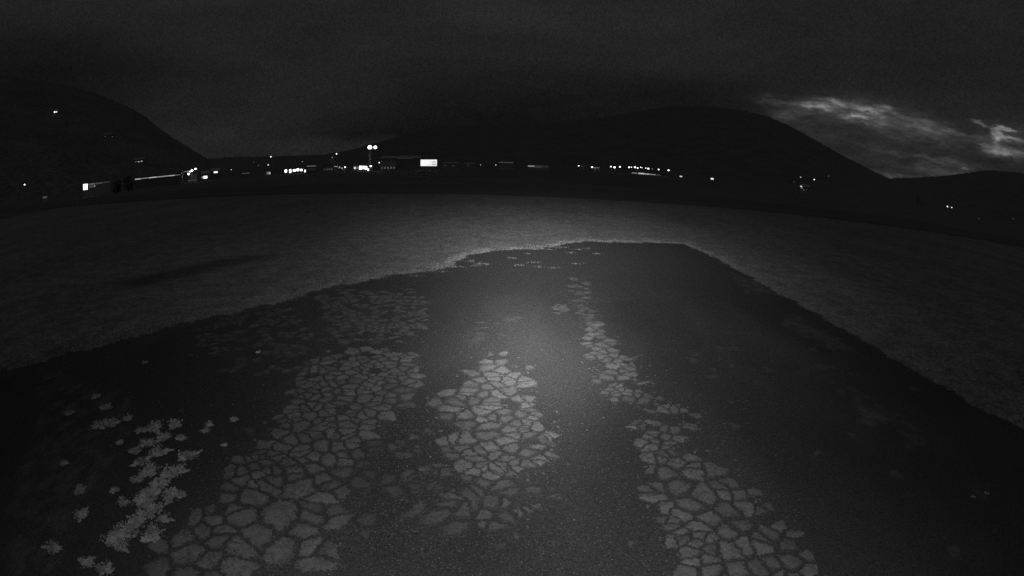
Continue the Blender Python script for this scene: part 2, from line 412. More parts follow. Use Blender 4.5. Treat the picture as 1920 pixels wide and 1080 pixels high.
# bleached crust plates between the alligator cracks
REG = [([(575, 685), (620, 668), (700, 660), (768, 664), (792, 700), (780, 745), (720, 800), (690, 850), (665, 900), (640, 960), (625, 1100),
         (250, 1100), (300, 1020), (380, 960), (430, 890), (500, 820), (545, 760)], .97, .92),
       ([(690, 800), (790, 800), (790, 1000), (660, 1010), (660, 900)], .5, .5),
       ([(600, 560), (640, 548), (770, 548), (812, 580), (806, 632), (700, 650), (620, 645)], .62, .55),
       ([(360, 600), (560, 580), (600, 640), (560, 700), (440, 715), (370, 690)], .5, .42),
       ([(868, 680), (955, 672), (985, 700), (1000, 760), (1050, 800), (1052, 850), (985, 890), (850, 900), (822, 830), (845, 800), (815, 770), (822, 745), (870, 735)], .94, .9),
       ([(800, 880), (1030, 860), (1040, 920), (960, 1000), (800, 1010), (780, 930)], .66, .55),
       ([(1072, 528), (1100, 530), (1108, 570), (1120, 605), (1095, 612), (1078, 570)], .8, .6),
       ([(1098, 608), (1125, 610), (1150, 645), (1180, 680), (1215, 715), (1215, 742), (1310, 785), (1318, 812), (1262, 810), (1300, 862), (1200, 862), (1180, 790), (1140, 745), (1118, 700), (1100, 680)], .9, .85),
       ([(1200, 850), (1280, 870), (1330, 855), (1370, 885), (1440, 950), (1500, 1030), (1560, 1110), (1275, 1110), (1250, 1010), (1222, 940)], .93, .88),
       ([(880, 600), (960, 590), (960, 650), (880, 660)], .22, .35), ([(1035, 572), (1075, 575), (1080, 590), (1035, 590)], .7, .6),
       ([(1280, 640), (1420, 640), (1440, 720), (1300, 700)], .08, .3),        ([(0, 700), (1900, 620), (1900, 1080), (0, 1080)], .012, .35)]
S = .215; SITES = []
for i in range(-50, 50):
    for j in range(4, 100):
        x = (i + .5 * (j % 2) + random.uniform(-.5, .5)) * S * 1.15; y = (j + random.uniform(-.5, .5)) * S
        f_ = fnoise(x, y, 1.0, 40) - (.45 if (y < 5.2 and x < -.9) else 0)
        if random.random() < .22 - .55 * f_: continue
        SITES.append((x, y))
        if (-1.4 < x < .6 and y < 6.5 and random.random() < .6) or random.random() < .22 + .5 * f_: SITES.append((x + random.uniform(-.12, .12), y + random.uniform(-.12, .12)))
from mathutils.kdtree import KDTree
kd = KDTree(len(SITES))
for i, p in enumerate(SITES): kd.insert((p[0], p[1], 0), i)
kd.balance()
pv = []; pf = []; rim = []; wear = []
def clip(P, mx, my, nx, ny):
    o = []
    for k in range(len(P)):
        a, b = P[k], P[(k + 1) % len(P)]
        da = (a[0] - mx) * nx + (a[1] - my) * ny; db = (b[0] - mx) * nx + (b[1] - my) * ny
        if da <= 0: o.append(a)
        if (da < 0 < db) or (db < 0 < da): t = da / (da - db); o.append((a[0] + t * (b[0] - a[0]), a[1] + t * (b[1] - a[1])))
    return o
for si, (x, y) in enumerate(SITES):
    px, py = proj(x, y); best = None
    if not inpoly(x, y, OUT): continue
    jx, jy = px + random.gauss(0, 7), py + random.gauss(0, 5)
    for P, dens, wr in REG:
        if inpoly(jx, jy, P): best = (dens, wr); break
    if best is None: continue
    dens, wr = best
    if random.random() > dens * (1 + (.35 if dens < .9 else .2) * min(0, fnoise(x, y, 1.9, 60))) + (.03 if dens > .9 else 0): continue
    P = [(x - .4, y - .4), (x + .4, y - .4), (x + .4, y + .4), (x - .4, y + .4)]
    gz = (.003 + .012 * max(0, fnoise(x, y, 1.1, 77) + .1)) * (.55 if (y < 5.2 and x < -.9) else 1)
    for co, qi, dd in kd.find_n((x, y, 0), 18):
        if qi == si: continue
        nx, ny = co[0] - x, co[1] - y; l = math.hypot(nx, ny)
        if l < 1e-4: continue
        nx /= l; ny /= l
        gap = gz + .008 * abs(fnoise(x + co[0], y + co[1], 3, 7))
        P = clip(P, (x + co[0]) / 2 - nx * gap, (y + co[1]) / 2 - ny * gap, nx, ny)
        if len(P) < 3: break
    if len(P) < 3: continue
    for _ in range(1):
        Q = []
        for k in range(len(P)):
            a, b = P[k], P[(k + 1) % len(P)]
            Q += [(a[0] * .88 + b[0] * .12, a[1] * .88 + b[1] * .12), (a[0] * .12 + b[0] * .88, a[1] * .12 + b[1] * .88)]
        P = Q
    cx = sum(p[0] for p in P) / len(P); cy = sum(p[1] for p in P) / len(P)
    ring = []
    for k in range(len(P)):
        a, b = P[k], P[(k + 1) % len(P)]; n = max(1, int(math.hypot(b[0] - a[0], b[1] - a[1]) / .022))
        for q in range(n):
            t = q / n; X_, Y_ = a[0] + (b[0] - a[0]) * t, a[1] + (b[1] - a[1]) * t
            ring.append((X_ + .045 * fnoise(X_, Y_, 6, 1) + .032 * fnoise(X_, Y_, 19, 3) + .016 * fnoise(X_, Y_, 60, 5), Y_ + .045 * fnoise(X_, Y_, 6, 11) + .032 * fnoise(X_, Y_, 19, 13) + .016 * fnoise(X_, Y_, 60, 15)))
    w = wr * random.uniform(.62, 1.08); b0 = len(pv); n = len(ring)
    for s_, z_, e_ in ((1.0, .0455, 0.), (.97, .0495, 0.), (.80, .0515, .42), (.45, .0532, 1.)):
        for p in ring: pv.append((cx + (p[0] - cx) * s_, cy + (p[1] - cy) * s_, z_)); rim.append(e_); wear.append(w)
    pv.append((cx, cy, .0545)); rim.append(1.); wear.append(w)
    for r_ in range(3):
        for k in range(n): pf.append((b0 + r_ * n + k, b0 + r_ * n + (k + 1) % n, b0 + (r_ + 1) * n + (k + 1) % n, b0 + (r_ + 1) * n + k))
    for k in range(n): pf.append((b0 + 3 * n + k, b0 + 3 * n + (k + 1) % n, b0 + 4 * n))
# crumbled fragments round the patches
nfr = 0
while nfr < 1500:
    P, dens, wr = random.choice(REG[:10]); qx, qy = random.choice(P); q2 = random.choice(P); t = random.random()
    px, py = qx + (q2[0] - qx) * t + random.gauss(0, 16), qy + (q2[1] - qy) * t + random.gauss(0, 13)
    nfr += 1
    if py > 1130 or py < 500: continue
    g_ = ground(px, py)
    if not inpoly(g_.x, g_.y, OUT): continue
    rad = random.uniform(.010, .038); n = 11; w = wr * random.uniform(.5, 1.0); b0 = len(pv); ph = random.uniform(0, 99); sx = random.uniform(.6, 1.5)
    for s_, z_, e_ in ((1.0, .0455, 0.), (.8, .0483, .4), (.4, .0487, .9)):
        for k in range(n):
            a = 2 * math.pi * k / n; rr = rad * s_ * (1 + .7 * mnoise.noise(Vector((math.cos(a), math.sin(a), ph))))
            pv.append((g_.x + rr * sx * math.cos(a), g_.y + rr / sx * math.sin(a), z_)); rim.append(e_); wear.append(w)
    pv.append((g_.x, g_.y, .0491)); rim.append(1.); wear.append(w)
    for r_ in range(2):
        for k in range(n): pf.append((b0 + r_ * n + k, b0 + r_ * n + (k + 1) % n, b0 + (r_ + 1) * n + (k + 1) % n, b0 + (r_ + 1) * n + k))
    for k in range(n): pf.append((b0 + 2 * n + k, b0 + 2 * n + (k + 1) % n, b0 + 3 * n))
crust = tag(mesh_obj('pavement_crust', pv, pf, PLATE), kind='structure')
for nm, arr in (('rim', rim), ('wear', wear)):
    a_ = crust.data.attributes.new(nm, 'FLOAT', 'POINT'); a_.data.foreach_set('value', np.array(arr, dtype=np.float32))

# loose grit
gv = []; gf = []
def stone(x, y, r):
    b = len(gv); z = .047
    for k in range(5):
        t = 2 * math.pi * k / 5 + random.random(); gv.append((x + r * math.cos(t) * random.uniform(.7, 1.1), y + r * math.sin(t) * random.uniform(.7, 1.1), z + r * .15))
    gv.append((x, y, z + r * .9))
    for k in range(5): gf.append((b + k, b + (k + 1) % 5, b + 5))
for _ in range(5200):
    if random.random() < .3: px, py = random.gauss(740, 90), random.gauss(900, 90)
    else: px, py = random.uniform(350, 1500), 600 + 520 * random.random() ** .7
    if py > 1110: continue
    g_ = ground(px, py)
    if inpoly(g_.x, g_.y, OUT): stone(g_.x, g_.y, random.uniform(.003, .0085) * (1.6 if random.random() < .06 else 1))
def m_grit():
    g = MT('pale_grit'); g.color(g.mix(g.noise(20, 1), .05, .24)); return g.m
tag(mesh_obj('loose_gravel', gv, gf, m_grit()), 'pale loose grit scattered over the cracked asphalt', 'gravel', kind='stuff')

# ------------------------------------------------------------------ grass along the apron edge and over the near meadow
def m_blade():
    g = MT('grass_blade'); g.color(g.mix(g.ramp(g.noise(6, 4, .7), .3, .7), .04, .09)); return g.m
BLADE = m_blade()
bv = []; bf = []
def blade(x, y, z, h, w):
    a = random.uniform(0, math.pi); lx, ly = random.gauss(0, .45) * h, random.gauss(0, .45) * h; b = len(bv)
    cx, cy = w * math.cos(a), w * math.sin(a)
    bv.extend([(x - cx, y - cy, z), (x + cx, y + cy, z), (x + lx, y + ly, z + h)]); bf.append((b, b + 1, b + 2))
nverge = 0
while nverge < 15000:                         # paler verge that was left unmown beside the tarmac
    p = random.choice(outline[:-2]); inward = (Vector((0, 6)) - p).normalized()
    q = p - inward * abs(random.gauss(0, .75)) + Vector((random.gauss(0, .1), random.gauss(0, .1)))
    if q.y < 1 or (p.x > 8 and random.random() < .5) or fnoise(q.x, q.y, .9, 31) < -.12: nverge += .3; continue
    blade(q.x, q.y, .03, random.uniform(.02, .055), random.uniform(.005, .013)); nverge += 1
VN = len(bf)
visible_edge = [p for p in outline[:-2] if p.y > 1]
for p in visible_edge:                        # ragged fringe, creeping over the tarmac in clumps
    dens = 26
    cl = max(0, fnoise(p.x, p.y, 1.7, 21) + .25)
    inward = (Vector((0, 6)) - p).normalized()
    for _ in range(dens):
        r_ = random.gauss(0, 1)
        off = inward * (abs(r_) * .22 * cl - (.0 if random.random() < .5 else random.random() * .8)) + Vector((random.gauss(0, .06), random.gauss(0, .06)))
        q = p + off; blade(q.x, q.y, .032, random.uniform(.015, .05), random.uniform(.004, .011))
nb = 0
while nb < 30000:                             # the lit part of the meadow
    px = random.uniform(60, 1900); py = random.uniform(385, 680)
    g_ = ground(px, py, .03)
    if g_.y > 62 or abs(g_.x) > 60 or inpoly(g_.x, g_.y, OUT): nb += .2; continue
    d_ = g_.length; blade(g_.x, g_.y, .028, random.uniform(.012, .035), .0006 * d_ + .002); nb += 1
TUFT = [(900, 497), (868, 503), (850, 503), (893, 500), (960, 486), (975, 500), (1000, 495), (1010, 503), (1035, 505), (1080, 497), (1085, 470), (1060, 466), (1030, 470),
        (1100, 468), (1120, 478), (990, 478), (912, 498), (885, 492), (1070, 476), (1045, 466), (830, 512), (780, 520), (700, 560), (545, 583)]
for px, py in TUFT:
    g_ = ground(px, py)
    for _ in range(45):
        a = random.uniform(0, 6.28); r_ = abs(random.gauss(0, .12)); blade(g_.x + 1.4 * r_ * math.cos(a), g_.y + r_ * math.sin(a), .045, random.uniform(.02, .06), random.uniform(.006, .014))
grass_o = mesh_obj('grass', bv, bf, BLADE); vg = MT('pale_verge_blade'); vg.color(vg.mix(vg.ramp(vg.noise(5, 4, .7), .3, .7), .05, .12)); grass_o.data.materials.append(vg.m)
grass_o.data.polygons.foreach_set('material_index', [1 if i < VN else 0 for i in range(len(bf))])
tag(grass_o, 'short pale grass fringing the dark asphalt edge', 'grass', kind='stuff')

# ------------------------------------------------------------------ weeds growing out of the tarmac at left
def m_leaf(name, lo, hi):
    g = MT(name, rough=.7, spec=.3); g.color(g.mix(g.ramp(g.math('ADD', g.math('MULTIPLY', g.noise(30, 3, .7), .5), g.math('MULTIPLY', g.noise(7, 4, .7), .5)), .33, .62), lo, hi)); return g.m
LEAF = m_leaf('weed_leaf', .05, .32)
def weed_mesh(seed, rad):
    r = random.Random(seed); vv = []; ff = []
    lobes = [(r.gauss(0, rad * .38), r.gauss(0, rad * .3), r.uniform(.35, .6) * rad) for _ in range(8)]
    n = 72; vv.append((0, 0, .014)); ex = r.uniform(.65, 1.25)
    for q in range(n):
        a = 2 * math.pi * q / n; rr = rad * (.66 + .5 * fnoise(math.cos(a), math.sin(a), 1.1, seed * 3.7) + .3 * fnoise(math.cos(a), math.sin(a), 3.3, seed + 50) + r.uniform(-.12, .12))
        vv.append((rr * ex * math.cos(a), rr / ex * math.sin(a), r.uniform(.002, .01))); ff.append((0, 1 + q, 1 + (q + 1) % n))
    for lx, ly, lr in lobes:
        for _ in range(26):
            x, y = lx + r.gauss(0, lr * .6), ly + r.gauss(0, lr * .6)
            if math.hypot(x, y) > rad * .95: continue
            a = r.uniform(0, 6.283)
            ln = r.uniform(.015, .05); w = ln * r.uniform(.12, .32); z = r.uniform(.002, .03); up = r.uniform(0, 1.1) * ln
            cx, sx = math.cos(a), math.sin(a); k = len(vv)
            vv += [(x, y, z), (x + cx * ln * .45 - sx * w, y + sx * ln * .45 + cx * w, z + up * .5), (x + cx * ln, y + sx * ln, z + up * .7), (x + cx * ln * .45 + sx * w, y + sx * ln * .45 - cx * w, z + up * .5)]
            ff += [(k, k + 1, k + 2), (k, k + 2, k + 3)]
        for _ in range(5):
            x, y = lx * .6 + r.gauss(0, lr * .3), ly * .6 + r.gauss(0, lr * .3); k = len(vv); h = r.uniform(.04, .11)
            vv += [(x - .003, y, 0), (x + .003, y, 0), (x + r.gauss(0, .03), y + r.gauss(0, .03), h)]; ff.append((k, k + 1, k + 2))
    me = bpy.data.meshes.new('weed_clump'); me.from_pydata(vv, [], ff); me.materials.append(LEAF); me.update(); return me
WM = [weed_mesh(s, .17) for s in range(7)]
WEED = [(328, 797, 1.0), (290, 803, 1.2), (265, 808, 1.0), (275, 832, 1.1), (305, 822, 1.1), (255, 846, 1), (300, 850, 1.3), (340, 822, .8), (355, 856, 1.1), (392, 797, .8),
        (385, 808, .6), (440, 787, .6), (420, 835, .4), (262, 868, 1), (280, 884, 1.1), (325, 888, 1.1), (335, 880, .9), (258, 900, .8), (300, 905, 1.2), (285, 925, 1.3),
        (318, 932, 1.3), (270, 940, 1.2), (340, 928, .7), (232, 943, .9), (285, 958, 1.2), (255, 980, 1.2), (240, 998, 1.2), (215, 1010, 1.2), (285, 1003, 1.1), (230, 1025, .8),
        (200, 765, 1.1), (185, 800, 1.4), (210, 795, 1.1), (240, 785, .8), (155, 965, 1), (150, 920, .8), (100, 1028, 1), (165, 1055, 1), (200, 1068, .9), (120, 870, .7), (485, 661, .5),
        (272, 680, .7), (1850, 925, .35), (1825, 932, .3), (215, 920, .7), (225, 830, .6), (180, 745, .8), (130, 775, .8), (310, 975, .7)]
WN = {(485, 661): 'single small pale weed standing alone beside the far left patch of cracks', (272, 680): 'lone faint weed closest to the left grass edge of the asphalt',
      (1850, 925): 'faint weed clump on the dark right side of the asphalt, the larger of two', (1825, 932): 'small faint weed clump on the dark right side, just left of the larger one'}
def weed_label(px, py, s):
    if (px, py) in WN: return WN[(px, py)]
    rest = [w for w in WEED if (w[0], w[1]) not in WN]
    zone = lambda w: 'dim' if w[0] < 248 and w[1] < 880 else 'low' if w[0] < 205 else 'sprig' if w[0] > 350 else 'top' if w[1] < 862 else 'mid' if w[1] < 952 else 'bottom'
    z = zone((px, py)); grp = sorted([w for w in rest if zone(w) == z], key=lambda w: (w[0], w[1])); n = grp.index((px, py, s))
    num = ['leftmost', 'second from left', 'third from left', 'fourth from left', 'fifth from left', 'sixth from left', 'seventh from left', 'eighth from left', 'ninth from left', 'tenth from left', 'eleventh from left']
    pos = 'rightmost' if n == len(grp) - 1 else num[n]
    what = {'dim': 'dim weed clump above and left of the bright weed patch', 'low': 'barely lit weed clump in the dark lower left corner', 'sprig': 'small pale weed sprig right of the bright weed patch',
            'top': 'pale leafy weed clump in the top row of the bright patch', 'mid': 'pale leafy weed clump in the middle of the bright patch', 'bottom': 'pale leafy weed clump at the bottom of the bright patch'}[z]
    return what + ', ' + pos
WL = [weed_label(*w) for w in WEED]
for k, (px, py, s) in enumerate(WEED):
    g_ = ground(px, py, .046); o = bpy.data.objects.new('weed_clump', WM[k % 7]); COL.objects.link(o)
    o.location = g_; o.rotation_euler = (0, 0, random.uniform(0, 6.28)); s *= random.uniform(.85, 1.1); o.scale = (s, s, s)
    tag(o, WL[k], 'weed', 'weed clumps growing out of the cracked asphalt')

# ------------------------------------------------------------------ hills
def hill(name, prof, D0, D1, rough, seed):
    AE = [azel(*p) for p in prof]; v_ = []; f_ = []; n = 520; m = 26
    az0, az1 = AE[0][0], AE[-1][0]
    for i in range(n + 1):
        az = az0 + (az1 - az0) * i / n
        for (a, ea), (b, eb) in zip(AE[:-1], AE[1:]):
            if a <= az <= b + 1e-9: el = ea + (eb - ea) * (az - a) / (b - a); break
        zr = CAM_H + D1 * math.tan(max(el, .0005)); zr += D1 * rough * (.0016 * fnoise(az, seed, 45) + .0018 * fnoise(az, seed, 160) + .0016 * fnoise(az, seed, 500))
        for j in range(m + 1):
            s = j / m * 1.25; D = D0 + (D1 - D0) * s
            z = zr * (s if s <= 1 else 1 - (s - 1) * .8)
            z += zr * .06 * math.sin(math.pi * min(s, 1)) * fnoise(az * 6, s * 4, 2.5, seed)
            v_.append((D * math.sin(az), D * math.cos(az), z - .5 * (j == 0)))
    for i in range(n):
        for j in range(m): a = i * (m + 1) + j; f_.append((a, a + m + 1, a + m + 2, a + 1))
    return tag(mesh_obj(name, v_, f_, FOREST, smooth=True), kind='structure')
hill('wooded_hill', [(-330, 130), (-150, 120), (0, 140), (100, 152), (180, 172), (245, 200), (275, 219), (300, 240), (330, 261), (360, 279), (385, 296), (405, 308)], 480, 1500, 1., 3)
hill('mountain', [(520, 308), (580, 296), (660, 280), (740, 258), (800, 240), (850, 236), (1000, 232), (1100, 224), (1190, 208), (1260, 197), (1330, 198), (1400, 207), (1440, 217), (1480, 234),
                  (1530, 262), (1570, 285), (1610, 306), (1640, 322), (1680, 340), (1720, 362)], 1600, 4500, .5, 9)
hill('far_hills', [(1560, 350), (1640, 336), (1700, 333), (1760, 330), (1800, 325), (1850, 318), (1900, 321), (1960, 330), (2080, 372)], 3500, 8000, .7, 15)
hill('distant_ridge', [(300, 318), (380, 298), (450, 294), (520, 293), (600, 290), (700, 286), (800, 284), (900, 284)], 5000, 9500, .6, 21)

def hill_D(px, py, prof, D0, D1):
    AE = [azel(*p) for p in prof]; az, el = azel(px, py)
    for (a, ea), (b, eb) in zip(AE[:-1], AE[1:]):
        if a <= az <= b: er = ea + (eb - ea) * (az - a) / (b - a); break
    zr = CAM_H + D1 * math.tan(er); best = 0
    for k in range(2000):
        D = D0 + (D1 - D0) * k / 2000; zs = zr * (k / 2000) * 1.0
        if zs >= CAM_H + D * math.tan(el) - 1: best = D; break
    return best or D1 * .97

# ------------------------------------------------------------------ buildings and lamps across the airfield
WALL_D = mat('dull_cladding', .26); WALL_L = mat('pale_render', .45); ROOF = mat('roof_sheet', .28); STEEL = mat('galvanised_steel', .3, .5); FRAME = mat('window_frame', .2)
GLASS_D = mat('unlit_glass', .03, .15, spec=.5)
def frame_of(pxL, pxR, pyB, D):
    a = at(pxL, pyB, D); b = at(pxR, pyB, D); a.z = b.z = 0; d = b - a
    return a, d.length, math.atan2(d.y, d.x)
def building(name, label, cat, pxL, pxR, h, D, depth, wall=WALL_D, roof='flat', lit=(), dark=0, group=None, z0=0., rise=1.5):
    """front wall from pixel column pxL to pxR at distance D; lit = windows (x fraction, x fraction, z0, z1, strength)"""
    yc = 315; a, w, rz = frame_of(pxL, pxR, yc, D); a.z = z0
    t = thing(name, label, cat, a, rz, group)
    MB().box(0, w, 0, depth, -.3, h).build('wall', wall, t)
    m = MB()
    if roof == 'flat': m.box(-.15, w + .15, -.15, depth + .15, h + .003, h + .3)
    elif roof == 'gable_side':
        p = [(-.4, -.5, h), (w + .4, -.5, h), (w + .4, depth / 2, h + rise), (-.4, depth / 2, h + rise), (-.4, depth + .5, h), (w + .4, depth + .5, h)]
        m.v = [(x, y, z + .01) for x, y, z in p]; m.f = [(0, 1, 2, 3), (3, 2, 5, 4), (0, 3, 4), (1, 5, 2), (0, 4, 5, 1)]
    else:
        p = [(-.4, -.4, h), (w + .4, -.4, h), (w / 2, -.4, h + rise), (-.4, depth + .4, h), (w + .4, depth + .4, h), (w / 2, depth + .4, h + rise)]
        m.v = [(x, y, z + .01) for x, y, z in p]; m.f = [(0, 1, 2), (3, 5, 4), (0, 2, 5, 3), (1, 4, 5, 2), (0, 3, 4, 1)]
    m.build('roof', ROOF, t)
    for (u0, u1, z_0, z_1, s) in lit:
        fr = MB().box(u0 * w - .08, u1 * w + .08, -.06, -.003, z_0 - .08, z_1 + .08).build('window', FRAME, t)
        MB().box(u0 * w, u1 * w, -.09, -.063, z_0, z_1).build('pane', EM(s) if s > 0 else GLASS_D, fr)
    for k in range(dark):
        x = w * (k + .5) / dark
        if any(u0 * w - 1.2 < x < u1 * w + 1.2 for u0, u1, *_ in lit): continue
        fr = MB().box(x - .6, x + .6, -.06, -.003, 1.0, 2.2).build('window', FRAME, t); MB().box(x - .5, x + .5, -.09, -.063, 1.1, 2.1).build('pane', GLASS_D, fr)
    return t
LOG = []
def lamp(px, py, D, rp, s, label, group=None, arm=True, name='street_lamp', cat='street lamp', z0=0.):
    """lamp post whose lit head stands in direction (px, py) at distance D; rp = head radius in pixels"""
    p = at(px, py, D); LOG.append((px, py, round(p.z, 1))); r = max(.09, 1.12 * rp * D / FPX)
    h = p.z - z0
    if h < 1.2: h = 1.2
    rz = math.atan2(p.x, p.y) * -1
    t = thing(name, label, cat, (p.x, p.y, z0), rz, group)
    ax = .9 if arm else 0
    pole = MB().cone((ax, .3, -.2), (ax, .3, h), .09, .05, 8)
    pole.build('pole', STEEL, t)
    MB().cone((ax, .3, h - .03), (0, 0, h + r * .7 + .08), .04, .035, 6).build('arm', STEEL, t)
    cap = MB().cone((0, 0, h + r * .55), (0, 0, h + r * .9 + .05), r * .9, r * .3, 12).build('lamp_housing', STEEL, t)
    MB().ball((0, 0, h), r, r, r * .9).build('lamp_head', EM(s), t, smooth=True)
    return t

# --- left side
HL = [(-330, 130), (-150, 120), (0, 140), (100, 152), (180, 172), (245, 200), (275, 219), (300, 240), (330, 261), (360, 279), (385, 296), (405, 308)]
def hill_house(px, py, wpx, lits, label, h=4.0):
    D = hill_D(px, py, HL, 480, 1500); p = at(px, py, D); w_ = wpx * D / FPX
    t = thing('hillside_house', label, 'house', (p.x, p.y, p.z - 1.6), -math.atan2(p.x, p.y))
    MB().box(-w_ / 2, w_ / 2, 0, 6, -4, h).build('wall', WALL_D, t)
    m = MB(); m.v = [(-w_ / 2 - .4, -.4, h + .01), (w_ / 2 + .4, -.4, h + .01), (w_ / 2 + .4, 3, h + 2), (-w_ / 2 - .4, 3, h + 2), (-w_ / 2 - .4, 6.4, h + .01), (w_ / 2 + .4, 6.4, h + .01)]
    m.f = [(0, 1, 2, 3), (3, 2, 5, 4), (0, 3, 4), (1, 5, 2), (0, 4, 5, 1)]; m.build('roof', ROOF, t)
    for dx, dz, rw, rh, s in lits:
        x = dx * D / FPX; z = 1.6 - dz * D / FPX; a_ = rw * D / FPX; b_ = rh * D / FPX
        fr = MB().box(x - a_ - .1, x + a_ + .1, -.1, -.003, z - b_ - .1, z + b_ + .1).build('window', FRAME, t)
        MB().box(x - a_, x + a_, -.14, -.103, z - b_, z + b_).build('pane', EM(s), fr)
hill_house(104, 210, 12, [(-1.6, 0, 1.3, 1.1, 2.4), (2.4, 0, 1.0, .9, 1.3)], 'dark house with two bright windows, highest on the left hillside')
hill_house(202, 259, 18, [(0, 0, 1.7, .7, 1.0), (-5, -3.5, .8, .5, .12), (9, -1.2, 1.2, .8, .13)], 'dark house with one thin bright window, halfway up the left hillside', 6.5)
hill_house(261, 303, 22, [(-7, 0, 2, .5, .25), (-1, .2, 1.6, .6, .5), (5, -.3, 1.7, .6, .55)], 'long dark house with a dim row of windows at the foot of the left hillside')
lamp(46, 346, 210, 1.1, 5, 'lone bright street lamp farthest left across the field')
building('low_shed', 'low dim shed right of the farthest left street lamp', 'shed', 78, 88, 2.6, 200, 5, WALL_L, 'flat', [(.1, .9, 1.6, 2.3, .06)])
building('long_hall', 'long low hall with a brightly lit end bay, left of the dark tree', 'hall', 155, 206, 4.6, 200, 12, WALL_L, 'flat',
         [(.01, .17, 3.05 - .6, 4.45, 2.0), (.19, .44, 3.9, 4.4, .10), (.22, .42, 2.9, 3.75, .05), (.415, .445, 3.15, 3.6, .45), (.46, .72, 3.85, 4.4, .055), (.74, .99, 3.9, 4.4, .03)])  # fading glow panels paint the lamplight along the pale facade
building('covered_walkway', 'long low building with a thin lit strip under its eave, right of the dark tree', 'building', 253, 339, 4.5, 240, 8, WALL_D, 'flat',
         [(.00, .12, 3.72, 4.15, .42), (.125, .29, 3.8, 4.15, .22), (.3, .48, 3.75, 4.15, .45), (.485, .72, 3.75, 4.15, .28), (.725, .87, 3.75, 4.15, .38), (.875, .99, 3.85, 4.1, .15)])
def add_tree(px, D, h, label, seed):
    p = at(px, 330, D); p.z = 0; r = random.Random(seed); t = thing('tree', label, 'tree', p, 0, 'dark trees between the lit halls')
    tr = MB().cone((0, 0, -.2), (0, 0, h * .55), .25, .12, 8)
    for _ in range(6):
        a = r.uniform(0, 6.28); z = h * r.uniform(.25, .5); tr.cone((0, 0, z), (h * .22 * math.cos(a), h * .22 * math.sin(a), z + h * .25), .09, .03, 5)
    tr.build('trunk', mat('bark', .06), t)
    vv = []; ff = []
    for _ in range(34):
        a = r.uniform(0, 6.28); rr = h * .3 * math.sqrt(r.random()); z = h * r.uniform(.1, .92); k_ = 1.5 - abs(z / h - .4) * 1.6; cx, cy = rr * k_ * math.cos(a), rr * k_ * math.sin(a); cr = h * r.uniform(.07, .14)
        for _ in range(60):
            d = Vector((r.gauss(0, 1), r.gauss(0, 1), r.gauss(0, 1))).normalized() * cr * r.uniform(.5, 1.1); e = Vector((r.gauss(0, 1), r.gauss(0, 1), r.gauss(0, 1))).normalized() * .16; g2 = e.orthogonal().normalized() * .12
            c = Vector((cx, cy, z)) + d; b = len(vv); vv += [c - e, c + g2, c + e, c - g2]; ff.append((b, b + 1, b + 2, b + 3))
    mesh_obj('crown', vv, ff, TREELEAF, t)
TREELEAF = mat('tree_leaf', .2)
add_tree(219, 190, 5.2, 'dark bushy tree right of the hall with the bright end bay', 1)
add_tree(240, 195, 5.8, 'dark bushy tree just left of the thin lit eave strip', 2)

# --- airport village, left of the mast
building('portal_shelter', 'pale open portal shelter beside a cluster of floodlights', 'shelter', 352, 370, 4.2, 262, 8, WALL_D, 'flat', [(.02, .9, .6, 1.0, .07), (.3, .95, 1.3, 3.6, .018)])
t = thing('gantry', 'pale grey angled gantry frame at the right end of the thin lit strip', 'gantry', at(341, 328, 251).xy.to_3d(), -math.atan2(*at(341, 328, 251).xy))
MB().box(0, .5, 0, .5, -.2, 5.6).build('post', mat('lit_post', .7), t); MB().box(.5, 3.6, 0, .5, 4.9, 5.6).build('beam', mat('lit_beam', .7), t)
lamp(353.5, 326, 250, 1.9, 5, 'lowest floodlight of the bright cluster by the gantry', 'floodlights in the cluster by the gantry', name='floodlight', cat='floodlight')
lamp(360, 319.5, 250, 1.8, 5, 'floodlight in the middle of the bright cluster by the gantry', 'floodlights in the cluster by the gantry', name='floodlight', cat='floodlight')
lamp(356.5, 321.5, 252, 1.3, 3, 'small floodlight just left of the middle one in the cluster by the gantry', 'floodlights in the cluster by the gantry', name='floodlight', cat='floodlight')
lamp(366.5, 316.5, 250, 1.6, 5, 'highest floodlight of the bright cluster by the gantry', 'floodlights in the cluster by the gantry', name='floodlight', cat='floodlight')
building('small_house', 'small dark house with one lit window right of the floodlight cluster', 'house', 378, 392, 3.4, 270, 7, WALL_D, 'gable_side', [(.0, .16, 1.2, 2.2, .3), (.25, .75, 1.1, 2.3, 1.8)])
building('farm_shed', 'dark shed with a bright light under its eave between two small houses', 'shed', 396, 412, 4.4, 300, 8, WALL_D, 'gable_side', [(.3, .75, 3.3, 4.1, 1.4)])
lamp(433.5, 318, 300, .6, 2, 'faint lone lamp between the sheds and the low strip lit roof')
building('storage_hall', 'low dark hall with a dim light strip on its front', 'hall', 452, 470, 2.6, 300, 8, WALL_D, 'flat', [(.1, .9, 1.7, 2.2, .06)])
lamp(475.5, 304, 300, .5, .25, 'dim slender lamp post left of the domed kiosk', name='lamp_post')
lamp(484.5, 310, 290, .6, .3, 'short dim lamp post beside the slender one', name='lamp_post')
lamp(508, 293.8, 300, 1.3, 1.3, 'tall lamp above the domed kiosk', name='street_lamp')
lamp(503, 309, 300, 1.0, 1.4, 'small lamp on top of the domed kiosk', name='street_lamp')
building('domed_kiosk', 'small dimly lit kiosk under a small lamp', 'kiosk', 498.5, 507.5, 2.6, 298, 3, WALL_L, 'gable_front', [(.15, .6, .6, 2.0, .12), (.62, .95, .6, 1.8, .4)], rise=.8)
